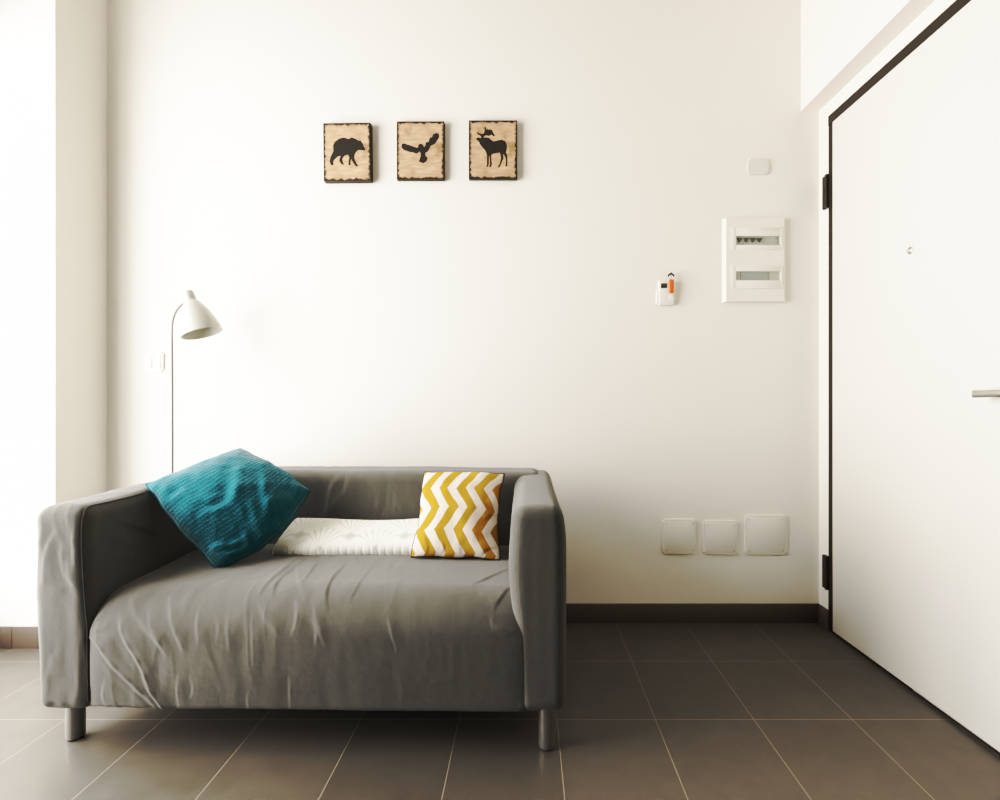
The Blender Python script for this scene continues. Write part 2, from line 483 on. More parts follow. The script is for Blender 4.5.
def stroke_field(px, strokes):
    """height of drawn cloth folds at points px; each stroke: (points, amp, width)"""
    h = np.zeros(len(px))
    for pts, amp, wd in strokes:
        pts = np.array(pts, float)
        # smooth the polyline
        if len(pts) > 2:
            fine = []
            for i in range(len(pts)-1):
                p0 = pts[max(i-1, 0)]; p1 = pts[i]; p2 = pts[i+1]; p3 = pts[min(i+2, len(pts)-1)]
                for t in np.linspace(0, 1, 6, endpoint=False):
                    fine.append(.5*((2*p1)+(-p0+p2)*t+(2*p0-5*p1+4*p2-p3)*t*t+(-p0+3*p1-3*p2+p3)*t**3))
            fine.append(pts[-1]); pts = np.array(fine)
        seg = np.linalg.norm(pts[1:]-pts[:-1], axis=1); L = seg.sum(); acc = np.concatenate([[0], np.cumsum(seg)])
        lo = pts.min(0)-8*wd; hi = pts.max(0)+8*wd
        sel = np.where((px[:, 0] > lo[0]) & (px[:, 0] < hi[0]) & (px[:, 1] > lo[1]) & (px[:, 1] < hi[1]))[0]
        if len(sel) == 0: continue
        q = px[sel]; best = np.full(len(sel), 1e9); bs = np.zeros(len(sel)); sg = np.zeros(len(sel))
        for i in range(len(pts)-1):
            a = pts[i]; b = pts[i+1]; ab = b-a; l2 = (ab**2).sum()+1e-9
            t = np.clip(((q-a) @ ab)/l2, 0, 1); c = a+t[:, None]*ab; dd = np.linalg.norm(q-c, axis=1)
            m = dd < best
            best[m] = dd[m]; bs[m] = acc[i]+t[m]*seg[i]
            cr = ab[0]*(q[:, 1]-a[1])-ab[1]*(q[:, 0]-a[0]); sg[m] = np.sign(cr[m])
        fade = np.sin(np.clip(bs/L, 0, 1)*math.pi)**.6
        sd = best*sg
        w1 = wd*.72
        ridge = .52*np.exp(-(sd/w1)**2)*(.75+.25*np.cos(bs*.35)) - .30*np.exp(-((sd-1.7*w1)/(w1*1.1))**2) + .34*np.exp(-((sd+1.5*wd)/(wd*2.2))**2) - .26*np.exp(-((sd-3.2*wd)/(wd*2.2))**2)
        h[sel] += amp*ridge*fade
    return h

def vnoise(v, scale, seed=0.0):
    return np.array([noise.noise(Vector((p[0]*scale[0]+seed, p[1]*scale[1]+seed*1.7, p[2]*scale[2]-seed))) for p in v])

def grid_box(lo, hi, r, res, rmap=None):
    lo = np.array(lo, float); hi = np.array(hi, float)
    n = [max(2, int(round((hi[i]-lo[i])/res))) for i in range(3)]
    idx = {}; V = []; Fc = []
    ax = [np.linspace(lo[i], hi[i], n[i]+1) for i in range(3)]
    def vid(k):
        if k not in idx: idx[k] = len(V); V.append((ax[0][k[0]], ax[1][k[1]], ax[2][k[2]]))
        return idx[k]
    for a in range(3):
        b, c = (a+1) % 3, (a+2) % 3
        for s in (0, n[a]):
            for i in range(n[b]):
                for j in range(n[c]):
                    ks = []
                    for (di, dj) in ((0, 0), (1, 0), (1, 1), (0, 1)):
                        k = [0, 0, 0]; k[a] = s; k[b] = i+di; k[c] = j+dj; ks.append(vid(tuple(k)))
                    Fc.append(ks if s else ks[::-1])
    V = np.array(V)
    q = np.clip(V, lo+r, hi-r); dlt = V-q; L = np.linalg.norm(dlt, axis=1, keepdims=True)
    N_ = dlt/np.maximum(L, 1e-9)
    return q+N_*r, N_, Fc

def C(ox, oy, s, pts): return [(ox+x*s, oy+y*s) for x, y in pts]
FOLDS = []
def fold(ox, oy, s, pts, amp, wd): FOLDS.append((C(ox, oy, s, pts), amp*.8, wd))
a1 = (80, 540, .25)
fold(*a1, [(200, 215), (225, 300), (300, 400), (350, 470)], .0050, 2.2)
fold(*a1, [(160, 285), (170, 380), (235, 490), (285, 600), (345, 690)], .0085, 2.6)
fold(*a1, [(50, 385), (120, 490), (200, 570), (330, 690)], .0090, 3.0)
fold(*a1, [(240, 540), (290, 620), (350, 690)], .0060, 2.0)
fold(*a1, [(30, 372), (70, 360), (120, 350)], .0060, 1.8)
fold(*a1, [(30, 385), (60, 410), (90, 450)], .0055, 1.8)
fold(*a1, [(40, 350), (60, 320), (90, 300)], .0040, 1.8)
fold(*a1, [(360, 225), (368, 330), (415, 450)], .0052, 2.2)
fold(*a1, [(480, 270), (468, 340), (475, 420)], .0035, 2.2)
fold(*a1, [(280, 270), (285, 350), (345, 460)], .0035, 2.2)
fold(*a1, [(540, 280), (555, 350), (545, 420)], .0025, 2.5)
fold(*a1, [(600, 290), (590, 360), (600, 450)], .0025, 2.5)
fold(*a1, [(690, 270), (688, 340), (695, 520)], .0028, 2.2)
fold(*a1, [(715, 215), (760, 160), (860, 80)], .0065, 2.4)
fold(*a1, [(770, 240), (790, 160), (900, 70)], .0050, 2.2)
fold(*a1, [(715, 240), (740, 310), (805, 390)], .0048, 2.2)
fold(*a1, [(870, 85), (875, 160), (910, 250)], .0045, 2.2)
fold(*a1, [(865, 235), (868, 310), (850, 380)], .0042, 2.2)
fold(*a1, [(930, 230), (950, 330), (985, 430)], .0035, 2.2)
fold(*a1, [(838, 540), (840, 600), (842, 680)], .0030, 2.0)
fold(*a1, [(395, 540), (390, 600), (402, 680)], .0030, 2.0)
fold(*a1, [(440, 540), (455, 600), (440, 640)], .0025, 2.0)
fold(*a1, [(680, 600), (670, 640), (680, 690)], .0025, 2.0)
fold(*a1, [(100, 560), (90, 620), (110, 680)], .0040, 2.2)
a2 = (300, 560, .3)
fold(*a2, [(292, 190), (305, 240), (325, 305)], .0040, 2.0)
fold(*a2, [(90, 170), (85, 110), (105, 60), (150, 10)], .0060, 2.4)
fold(*a2, [(0, 80), (30, 40), (60, 0)], .0040, 2.2)
fold(*a2, [(0, 170), (50, 210), (55, 290)], .0035, 2.2)
fold(*a2, [(160, 140), (200, 70), (240, 20)], .0028, 2.4)
fold(*a2, [(570, 80), (630, 55), (700, 25)], .0045, 1.8)
fold(*a2, [(600, 120), (650, 140), (690, 150)], .0040, 1.8)
fold(*a2, [(640, 190), (650, 225), (720, 245)], .0045, 2.0)
fold(*a2, [(630, 235), (680, 250), (730, 240)], .0035, 2.0)
fold(*a2, [(640, 170), (670, 120), (705, 80)], .0040, 2.0)
fold(*a2, [(440, 408), (500, 402), (540, 405)], .0020, 1.6)
fold(*a2, [(730, 490), (780, 485), (840, 500)], .0060, 2.0)
fold(*a2, [(720, 500), (760, 510), (800, 520)], .0050, 2.0)
a3 = (25, 475, .15)     # left arm
fold(*a3, [(230, 360), (170, 440), (130, 560), (115, 750)], .0070, 2.4)
fold(*a3, [(120, 330), (95, 440), (85, 560)], .0045, 2.4)
fold(*a3, [(255, 420), (245, 520), (265, 660), (340, 760)], .0050, 2.2)
fold(*a3, [(330, 320), (325, 440), (335, 620)], .0060, 2.0)
fold(*a3, [(290, 560), (300, 680), (380, 790)], .0045, 2.2)
fold(*a3, [(620, 310), (700, 330), (880, 380), (960, 385)], .0050, 2.4)
fold(*a3, [(600, 580), (700, 570), (800, 600)], .0020, 2.0)
fold(*a3, [(520, 430), (640, 440), (760, 480)], .0020, 2.6)
a4 = (0, 560, .3)
fold(*a4, [(195, 110), (230, 90), (270, 130)], .0035, 2.0)
fold(*a4, [(270, 200), (285, 330), (290, 480)], .0035, 2.2)
fold(*a4, [(200, 290), (160, 370), (155, 460)], .0030, 2.4)
fold(*a4, [(150, 480), (180, 470), (215, 488)], .0050, 1.8)
fold(*a4, [(245, 340), (260, 420), (240, 490)], .0030, 2.2)
fold(*a4, [(150, 380), (190, 385), (230, 370)], .0018, 2.0)
a5 = (270, 430, .33)    # backrest and right arm
fold(*a5, [(215, 130), (185, 180), (170, 260)], .0065, 3.2)
fold(*a5, [(240, 125), (225, 190), (150, 265)], .0050, 2.8)
fold(*a5, [(385, 190), (380, 230), (372, 262)], .0035, 2.4)
fold(*a5, [(300, 150), (330, 190), (320, 250)], .0025, 3.2)
fold(*a5, [(95, 140), (140, 170), (170, 160)], .0030, 2.8)
fold(*a5, [(880, 180), (885, 260), (890, 380)], .0025, 2.6)
a6 = (490, 455, .1)
fold(*a6, [(380, 270), (320, 330), (290, 350)], .0045, 1.6)
fold(*a6, [(640, 240), (690, 370), (740, 390)], .0040, 1.8)

def cloth_part(name, V, Nn, Fc, low=.004, rip=.004, uvs=None, fscale=1.0):
    px, w = to_px(V)
    h = stroke_field(px, FOLDS)*fscale
    # broad waves and fine vertical ripples
    lf = np.clip(.62-V[:, 0]*.75, .22, 1)
    h += low*lf*vnoise(V, (5, 5, 3.5), 3.1) + .0016*lf*vnoise(V, (26, 14, 7), 9.2)
    rn = 1-np.abs(vnoise(V+.03*vnoise(V, (7, 7, 7), 5.5)[:, None], (17, 10, 4.0), 1.3))*2.2
    msk = np.clip(vnoise(V, (3.5, 3.5, 5), 6.1)*1.6+.35, 0, 1)
    h += rip*lf*msk*np.clip(rn-.45, 0, 1)**1.5
    V2 = V+Nn*h[:, None]
    return link_mesh(name, V2, Fc, M['fabric'], sofa, smooth=True)

# --- seat body: profile in (y, z) swept along x
def seat_body():
    prof = []
    y0 = LF; zb = .124; zt = .447; r = .115
    for z in np.linspace(zb+.02, zt-r, 48): prof.append((y0, z, -1, 0))
    for a in np.linspace(0, math.pi/2, 26)[1:]:
        prof.append((y0+r-r*math.cos(a), zt-r+r*math.sin(a), -math.cos(a), math.sin(a)))
    yb = LF+.56
    for t in np.linspace(0, 1, 76)[1:]:
        y = y0+r+(yb-y0-r)*t
        prof.append((y, zt+.009*math.sin(min(1, t*1.25)*math.pi*.5)-.012*max(0, t-.7)/.3, 0, 1))
    bot = []
    for a in np.linspace(0, math.pi/2, 8)[1:]:
        bot.append((y0+.02-.02*math.cos(a), zb+.02-.02*math.sin(a), -math.cos(a), -math.sin(a)))
    prof = bot[::-1]+prof
    prof = [(yb, zb, 0, -1)]+prof+[(yb, .30, 1, 0)]
    xs = np.linspace(-HW+.135, HW-.085, 370)
    V = []; Nn = []
    for x in xs:
        e = min(x-(-HW+.158), (HW-.098)-x)
        side = math.exp(-max(e, 0)/.022)
        crown = .007*math.cos(x/HW*1.6)
        for (y, z, ny, nz) in prof:
            wt = max(0, nz)**.8; wf = max(0, -ny)
            yy = y + 0.016*side*wf - .012*wf*math.cos(x/HW*1.5)*math.sin(min(1, max(0, (z-zb)/(zt-zb)))*math.pi)
            zz = z + (crown-.035*side)*wt
            V.append((x, yy, zz)); Nn.append((0, ny, nz))
    m = len(prof); Fc = []
    for i in range(len(xs)-1):
        for j in range(m-1):
            Fc.append((i*m+j, i*m+j+1, (i+1)*m+j+1, (i+1)*m+j))
        Fc.append((i*m+m-1, i*m, (i+1)*m, (i+1)*m+m-1))
    Fc.append(tuple(range(m))); Fc.append(tuple(range((len(xs)-1)*m, len(xs)*m))[::-1])
    return np.array(V), np.array(Nn), Fc
V, Nn, Fc = seat_body()
seat = cloth_part('seat', V, Nn, Fc, .004)

# --- arms
def arm(side):
    if side < 0: lo, hi = (-HW, LF, .115), (-HW+.164, .372, .700)
    else:        lo, hi = (HW-.152, LF, .121), (HW, .372, .704)
    V, Nn, Fc = grid_box(lo, hi, .036, .0065)
    cx = (lo[0]+hi[0])/2; 
    tz = (V[:, 2]-lo[2])/(hi[2]-lo[2]); k_ = np.clip((V[:, 0]-cx)/.075, -1, 1); sp_ = np.clip(k_, 0, 1); sm_ = np.clip(-k_, 0, 1); st_ = np.clip((tz-.5)/.5, 0, 1)
    if side < 0:
        V[:, 0] += sp_*(-.016*np.exp(-((tz-.88)/.35)**2)+.004)
        V[:, 0] += sm_*(.012*np.clip(1-tz*2.5, 0, 1)-.004*np.exp(-((tz-.7)/.2)**2))
    else:
        V[:, 0] += sm_*(-.012*np.exp(-((tz-.72)/.22)**2)+.022*np.clip(.55-tz, 0, 1)/.55)
        V[:, 0] += sp_*(-.010*np.exp(-((tz-1)/.12)**2))
    # top slopes a touch to the front, crowned
    V[:, 2] += st_*(.010*np.clip((V[:, 1]-LF)/.73, 0, 1)-.004)
    V[:, 2] += st_*.006*np.cos((V[:, 0]-cx)/.075*1.5)
    return cloth_part('armrest', V, Nn, Fc, .0045)
armL = arm(-1); armR = arm(1)

# --- backrest
V, Nn, Fc = grid_box((-HW+.05, .18, .30), (HW-.05, .372, .722), .04, .0075)
tz = (V[:, 2]-.30)/.412
fr = np.clip((.372-V[:, 1])/.19, 0, 1)
V[:, 1] += fr*((tz-.5)*.03-.012*np.cos(V[:, 0]/HW*1.5))
V[:, 2] += np.clip((tz-.4)/.6, 0, 1)*.007*np.cos(V[:, 0]/HW*1.5)
back = cloth_part('backrest', V, Nn, Fc, .006)
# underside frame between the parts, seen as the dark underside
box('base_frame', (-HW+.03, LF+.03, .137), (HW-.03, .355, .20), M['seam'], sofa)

# seams
def seam(pts, par, r=.0022):
    o = tube('seam', pts, r, M['seam'], sofa, 8); o.parent = par
    return o
def smooth_path(pts, k=8):
    pts = [Vector(p) for p in pts]; out = []
    for i in range(len(pts)-1):
        p0 = pts[max(i-1, 0)]; p1 = pts[i]; p2 = pts[i+1]; p3 = pts[min(i+2, len(pts)-1)]
        for j in range(k):
            t = j/k
            out.append(.5*((2*p1)+(-p0+p2)*t+(2*p0-5*p1+4*p2-p3)*t*t+(-p0+3*p1-3*p2+p3)*t**3))
    out.append(pts[-1]); return out
from mathutils.bvhtree import BVHTree
def on_surface(o, pts, off=.0006):
    bv = BVHTree.FromPolygons([v.co.copy() for v in o.data.vertices], [tuple(p.vertices) for p in o.data.polygons])
    out = []
    for p in pts:
        loc, n, i, dd = bv.find_nearest(Vector(p)); out.append(loc+n*off)
    return out
xi = -HW+.164
s1 = smooth_path([(xi+.002, LF+.0, .14), (xi, LF+.003, .30), (xi-.012, LF+.004, .45), (xi-.020, LF+.004, .60), (xi-.022, LF+.012, .672),
                  (xi-.020, LF+.035, .698), (xi-.016, LF+.12, .702), (xi-.012, LF+.35, .705), (xi-.012, .16, .708)], 10)
seam(on_surface(armL, s1), armL)
# legs
for (lx, ly) in ((-.694, LF+.073), (.706, LF+.053), (-.694, .31), (.706, .31)):
    lg = lathe('leg', [(0, .004), (.0225, .004), (.0240, .008), (.0240, .160), (0, .160)], (lx, ly, 0), (0, 0, 1), M['leg'], sofa, 32)
    ft = lathe('foot_pad', [(0, 0), (.021, 0), (.021, .005), (0, .005)], (lx, ly, 0), (0, 0, 1), M['rubber'], sofa, 24)
    ft.parent = lg

# ------------------------------------------------------------ cushions
def cushion(name, corners, mids, thick, nu, nv, pinch, mat, wob=.006, prof_e=.5):
    """corners TL TR BR BL; mids = inward pull of top, right, bottom, left edges (vectors)"""
    TL, TR, BR, BL = [np.array(c, float) for c in corners]
    mt, mr, mb, ml = [np.array(c, float) for c in mids]
    def eb(a, b, m, t): return a*(1-t)+b*t+m*math.sin(math.pi*t)
    nrm = np.cross(TR-BL, TL-BR); nrm /= np.linalg.norm(nrm)
    if nrm[1] > 0: nrm = -nrm                   # towards the camera side
    us = (1-np.cos(np.linspace(0, math.pi, nu+1)))/2*.35+np.linspace(0, 1, nu+1)*.65
    vs = (1-np.cos(np.linspace(0, math.pi, nv+1)))/2*.35+np.linspace(0, 1, nv+1)*.65
    base = np.zeros((nu+1, nv+1, 3)); pr = np.zeros((nu+1, nv+1))
    for i, u in enumerate(us):
        for j, v in enumerate(vs):
            top = eb(TL, TR, mt, u); bot = eb(BL, BR, mb, u); lef = eb(TL, BL, ml, v); rig = eb(TR, BR, mr, v)
            c = top*(1-v)+bot*v+lef*(1-u)+rig*u-(TL*(1-u)*(1-v)+TR*u*(1-v)+BL*(1-u)*v+BR*u*v)
            wb = np.array(noise.noise_vector(Vector(c*13)))*wob+np.array(noise.noise_vector(Vector(c*30)))*wob*.35
            base[i, j] = c+wb
            a = max(0, 1-(2*u-1)**2); b = max(0, 1-(2*v-1)**2)
            pr[i, j] = (a*b)**prof_e
    return base, pr, nrm, us, vs
def build_cushion(root, cloth_name, base, pr, nrm, us, vs, thick, mat, disp_front, back_fac=.6):
    nu, nv = len(us)-1, len(vs)-1
    V = []; UV = []; idx = {}; Fc = []
    fr = base+nrm*(pr*thick)[..., None]
    df = disp_front(fr, us, vs)*np.clip(pr*3, 0, 1)
    fr = fr+nrm*df[..., None]
    bk = base-nrm*(pr*thick*back_fac)[..., None]
    for s, S in ((0, fr), (1, bk)):
        for i in range(nu+1):
            for j in range(nv+1):
                edge = i in (0, nu) or j in (0, nv)
                if s == 1 and edge: idx[(1, i, j)] = idx[(0, i, j)]; continue
                idx[(s, i, j)] = len(V); V.append(S[i, j]); UV.append((us[i], vs[j]))
        for i in range(nu):
            for j in range(nv):
                q = [idx[(s, i, j)], idx[(s, i+1, j)], idx[(s, i+1, j+1)], idx[(s, i, j+1)]]
                Fc.append(q if s == 0 else q[::-1])
    o = link_mesh(cloth_name, V, Fc, mat, None, smooth=True, uvs=UV)
    loop = [fr[i, 0] for i in range(nu)]+[fr[nu, j] for j in range(nv)]+[fr[i, nv] for i in range(nu, 0, -1)]+[fr[0, j] for j in range(nv, 0, -1)]
    attach(root, o)
    return o, loop
def closed_tube(name, pts, r, mat, n=8):
    bm = bmesh.new(); m = len(pts); rings = []
    for i in range(m):
        p = Vector(pts[i]); t = (Vector(pts[(i+1) % m])-Vector(pts[i-1])).normalized()
        a = t.cross(Vector((0, 1, .3))).normalized(); b = t.cross(a)
        rings.append([bm.verts.new(p+(a*math.cos(q)+b*math.sin(q))*r) for q in [2*math.pi*k/n for k in range(n)]])
    for i in range(m):
        for k in range(n):
            bm.faces.new((rings[i][k], rings[i][(k+1) % n], rings[(i+1) % m][(k+1) % n], rings[(i+1) % m][k]))
    return bm_obj(name, bm, mat, None, smooth=True)
def w_px(S):
    f = S.reshape(-1, 3)
    return np.stack([CX+F*f[:, 0]/f[:, 1], CY-F*(f[:, 2]-1)/f[:, 1]], 1)

# teal knitted cushion resting on one corner
TEAL = empty('throw_pillow', P(228, 560, 1.74))
tag(TEAL, 'large teal knitted cushion tipped on one corner against the left armrest', 'cushion')
cs = [P(146.5, 483.5, 1.765), P(240, 449, 1.965), P(309.5, 491, 1.90), P(218, 568, 1.70)]
b_, p_, n_, us, vs = cushion('c', cs, [(0, 0, .0), (.006, -.01, .015), (.032, -.03, -.038), (.010, -.022, -.006)], .07, 110, 110, 0, M['teal'], prof_e=.42)
TF = []
def tf(pts, amp, wd): TF.append((C(140, 440, .18, pts), amp*.8, wd*1.45))
tf([(540, 60), (550, 200), (500, 350), (320, 470)], 0.0150, 5.8)
tf([(690, 160), (700, 300), (740, 430)], 0.0135, 4.6)
tf([(620, 330), (640, 430), (700, 560)], 0.0105, 4.0)
tf([(600, 500), (560, 560), (440, 600), (380, 590)], 0.0135, 3.4)
tf([(590, 610), (520, 640), (430, 650)], 0.0120, 3.0)
tf([(260, 260), (220, 310), (170, 330)], 0.0105, 3.7)
tf([(280, 470), (380, 400), (480, 370)], 0.0075, 3.2)
tf([(560, 470), (600, 560), (590, 640)], 0.0090, 3.4)
tf([(300, 330), (400, 330), (470, 290)], 0.0060, 3.4)
tf([(800, 220), (860, 260), (900, 340)], 0.0105, 3.4)
tf([(420, 690), (480, 660), (540, 650)], 0.0090, 2.8)
tf([(60, 240), (120, 270), (190, 250)], .010, 4.0)
tf([(500, 200), (540, 330), (640, 520)], .009, 5.0)
tf([(200, 400), (280, 500), (360, 560)], .007, 4.0)
tf([(760, 260), (700, 420), (640, 520)], .008, 4.0)
tf([(480, 560), (420, 590), (400, 640)], .009, 3.0)
def df(fr, us, vs):
    h = stroke_field(w_px(fr), TF)
    h += .006*vnoise(fr.reshape(-1, 3), (9, 9, 9), 2.2)
    return h.reshape(fr.shape[:2])
o, loop = build_cushion(TEAL, 'cushion_cover', b_, p_, n_, us, vs, .072, M['teal'], df, .55)
attach(TEAL, closed_tube('hem', loop, .0036, M['teal_edge']))

# mustard chevron cushion
CH = empty('throw_pillow', P(455, 557, 1.80))
tag(CH, 'small square cushion with mustard and white chevron zigzags and dark piping', 'cushion')
cs = [P(424, 472.5, 1.925), P(503.5, 474, 1.925), P(500, 560, 1.775), P(411.5, 557, 1.775)]
b_, p_, n_, us, vs = cushion('c', cs, [(0, 0, .001), (-.012, 0, 0), (0, 0, .006), (.008, 0, 0)], .05, 90, 90, 0, M['chevron'], prof_e=.40)
CF = []
def cf(pts, amp, wd): CF.append((C(400, 460, .135, pts), amp, wd))
cf([(640, 300), (700, 340), (740, 330)], .006, 2.6)
cf([(620, 430), (680, 400), (740, 420)], .006, 2.4)
cf([(590, 700), (650, 650), (720, 640)], .005, 2.2)
cf([(300, 700), (320, 650), (310, 600)], .004, 2.0)
cf([(180, 700), (200, 640), (170, 560)], .004, 2.2)
cf([(430, 700), (440, 660), (420, 620)], .003, 2.0)
def df(fr, us, vs):
    h = stroke_field(w_px(fr), CF)
    h += .004*vnoise(fr.reshape(-1, 3), (10, 10, 10), 7.7)
    return h.reshape(fr.shape[:2])
o, loop = build_cushion(CH, 'cushion_cover', b_, p_, n_, us, vs, .052, M['chevron'], df, .6)
attach(CH, closed_tube('piping', loop, .0026, M['piping_dark']))

# ------------------------------------------------------------ folded throw
TH_ = empty('folded_throw', P(345, 556, 1.86))
tag(TH_, 'folded white throw blanket with pale grey fan pattern on the seat between the cushions', 'blanket')
def throw_mesh():
    # cross-section (y, z) of the outer wrap; v grows in metres from the front bottom up and back
    zs = .455
    x0, x1 = P(267.5, 550, 1.83)[0], -.215
    nx = 150; V = []; UV = []; rows = []
    base = [(1.945, zs+.000), (1.90, zs-.003), (1.86, zs-.002), (1.836, zs+.000), (1.826, zs+.012), (1.822, zs+.026), (1.826, zs+.040), (1.838, zs+.052),
            (1.86, zs+.064), (1.89, zs+.078), (1.92, zs+.091), (1.945, zs+.099), (1.965, zs+.098), (1.975, zs+.085), (1.978, zs+.05), (1.972, zs+.01)]
    sp = smooth_path([(0, y, z) for y, z in base], 5); sp = [(p.y, p.z) for p in sp]
    # arc length measured from the front bottom edge
    L = [0]
    for i in range(1, len(sp)): L.append(L[-1]+math.hypot(sp[i][0]-sp[i-1][0], sp[i][1]-sp[i-1][1]))
    i0 = min(range(len(sp)), key=lambda i: abs(sp[i][0]-1.836)+abs(sp[i][1]-zs)*2)
    L = [l-L[i0] for l in L]
    cy_, cz_ = 1.90, zs+.03
    for i in range(nx+1):
        t = i/nx; x = x0+(x1-x0)*t
        ends = min(t*(x1-x0), (1-t)*(x1-x0))
        k = 1-max(0, 1-ends/.022)**2*.85 if ends < .022 else 1
        wave = .006*math.sin(t*7.5+.3)-.004*math.sin(t*3.1)+.020*t*t+.010*(1-t)**3
        for j, (y, z) in enumerate(sp):
            zz = zs+(z-zs)*(1+wave*6*(1 if z > zs+.05 else .2))
            # the upper edge steps in at the left end
            xx = x+max(0, (z-zs)/.1)*.036*max(0, 1-t*2.5)
            yy = y-.008+.0008*math.sin(x*math.pi/.0135)*max(0, 1-abs(L[j]-.02)/.05)
            yc = cy_+(yy-cy_)*k; zc = cz_+(zz-cz_)*k
            V.append((xx, yc, zc)); UV.append((x, L[j]))
    m = len(sp); Fc = []
    for i in range(nx):
        for j in range(m):
            j2 = (j+1) % m
            Fc.append((i*m+j, i*m+j2, (i+1)*m+j2, (i+1)*m+j))
    Fc.append(tuple(range(m))); Fc.append(tuple(range(nx*m, (nx+1)*m))[::-1])
    return V, Fc, UV
V, Fc, UV = throw_mesh()
o = link_mesh('blanket_fold', V, Fc, M['throw'], None, smooth=True, uvs=UV); attach(TH_, o)
# under layer, showing as a thin fold line under the front edge
bm = bmesh.new(); add_box(bm, (P(271, 550, 1.83)[0]+.004, 1.832, .450), (-.23, 1.96, .463), .006, 3)
o = bm_obj('under_layer', bm, M['throw'], None, smooth=True); attach(TH_, o)

# ------------------------------------------------------------ floor lamp
LY = 2.17
lx = P(172.3, 400, LY)[0]
lamp = empty('floor_lamp', (lx, LY, 0))
tag(lamp, 'slim floor lamp with a cream bell shade on a curved grey pole behind the sofa', 'lamp')
attach(lamp, lathe('base', [(0, 0), (.105, 0), (.108, .006), (.104, .016), (.03, .022), (.012, .030), (0, .030)], (lx, LY, 0), (0, 0, 1), M['lamp_white'], n=48))
pp = [(lx, LY, .02), (lx, LY, .6), (lx, LY, 1.0), P(172, 350, LY), P(172, 328, LY), P(173.2, 319, LY), P(176, 311.5, LY), P(180, 306, LY), P(185.5, 301.5, LY)]
pts = [Vector(pp[0]), Vector(pp[1])]+smooth_path(pp[2:], 6)
attach(lamp, tube('pole', pts, [.0054]*2+[.0052]*(len(pts)-2), M['lamp_pole'], None, 12))
A = P(187.3, 290.5, LY); B = P(202.0, 333.2, LY)
ax = (B-A); ax = Vector((ax.x, .002, ax.z)); Ls = ax.length; ax.normalize()
prof = [(0, 0), (.012, .001), (.0195, .005), (.0225, .012), (.0235, .040), (.0230, .044)]
shape = [(.0, .0240), (.06, .0310), (.18, .0415), (.35, .0540), (.55, .0650), (.75, .0728), (.9, .0775), (1, .0790)]
for t, r in shape: prof.append((r, .046+(Ls-.046)*t))
inner = [(r-.002, .048+(Ls-.048)*t) for t, r in shape][::-1]
attach(lamp, lathe('lamp_shade', prof+[(.0800, Ls+.001)]+[(.0780, Ls+.0005)]+inner+[(0, .05)], A, ax, M['lamp_white'], n=56))
attach(lamp, lathe('bulb', [(0, .055), (.012, .056), (.013, .085), (.022, .105), (.027, .125), (.022, .145), (.010, .154), (0, .156)], A, ax, M['bulb'], n=28))
# knuckle between pole and shade
attach(lamp, lathe('joint', [(0, 0), (.006, 0), (.006, .016), (0, .016)], P(183.5, 302.5, LY), (P(189, 300, LY)-P(183.5, 302.5, LY)), M['chrome'], n=16))

# ------------------------------------------------------------ pictures
def picture(name, label, x0, y0, x1, y1, polys, ox, oy, sil_name, depth=.028, rot=0):
    YF = YW-depth
    a = P(x0, y1, YF); b = P(x1, y0, YF)
    root = empty(name, ((a.x+b.x)/2, YW, (a.z+b.z)/2))
    tag(root, label, 'picture', 'wildlife pictures on the wall')
    W, H = b.x-a.x, b.z-a.z
    bm = bmesh.new(); add_box(bm, (-W/2, -depth, -H/2), (W/2, 0, H/2), .0015)
    bm_obj('canvas_block', bm, M['dark_frame'], root)
    e = .002
    V = [(-W/2+e, -depth-.0004, H/2-e), (W/2-e, -depth-.0004, H/2-e), (W/2-e, -depth-.0004, -H/2+e), (-W/2+e, -depth-.0004, -H/2+e)]
    V += [(x, -depth+.001, z) for x, y, z in V]
    link_mesh('print', V, [(0, 1, 2, 3), (7, 6, 5, 4), (0, 4, 5, 1), (1, 5, 6, 2), (2, 6, 7, 3), (3, 7, 4, 0)], M['aged_print'], root, uvs=[(0, 1), (1, 1), (1, 0), (0, 0)]*2)
    bm = bmesh.new(); s = 60/667
    for poly in polys:
        if poly[0] == poly[-1]: poly = poly[:-1]
        vs_ = []
        for (cx, cy) in poly:
            p = P(ox+cx*s, oy+cy*s, YF)
            vs_.append(bm.verts.new((p.x-root.location.x, -depth-.0012, p.z-root.location.z)))
        f = bm.faces.new(vs_)
        r = bmesh.ops.extrude_face_region(bm, geom=[f])
        for g in r['geom']:
            if isinstance(g, bmesh.types.BMVert): g.co.y += .0010
    bmesh.ops.triangulate(bm, faces=[f for f in bm.faces if len(f.verts) > 4], ngon_method='EAR_CLIP')
    bm_obj(sil_name, bm, M['print'], root)
    root.rotation_euler = (0, rot, 0)
bear = [(150, 400), (145, 340), (165, 300), (215, 262), (270, 250), (320, 268), (355, 250), (400, 268), (430, 288), (452, 286), (475, 320), (485, 350), (503, 380), (495, 398), (455, 392), (425, 390),
        (400, 415), (385, 440), (380, 480), (400, 530), (425, 572), (400, 575), (375, 545), (350, 500), (345, 490), (335, 530), (345, 555), (315, 560), (318, 520), (325, 470), (310, 440), (270, 455),
        (245, 490), (255, 530), (268, 553), (240, 550), (215, 515), (215, 490), (230, 455), (200, 460), (160, 495), (145, 520), (150, 558), (120, 555), (105, 520), (115, 470), (130, 440)]
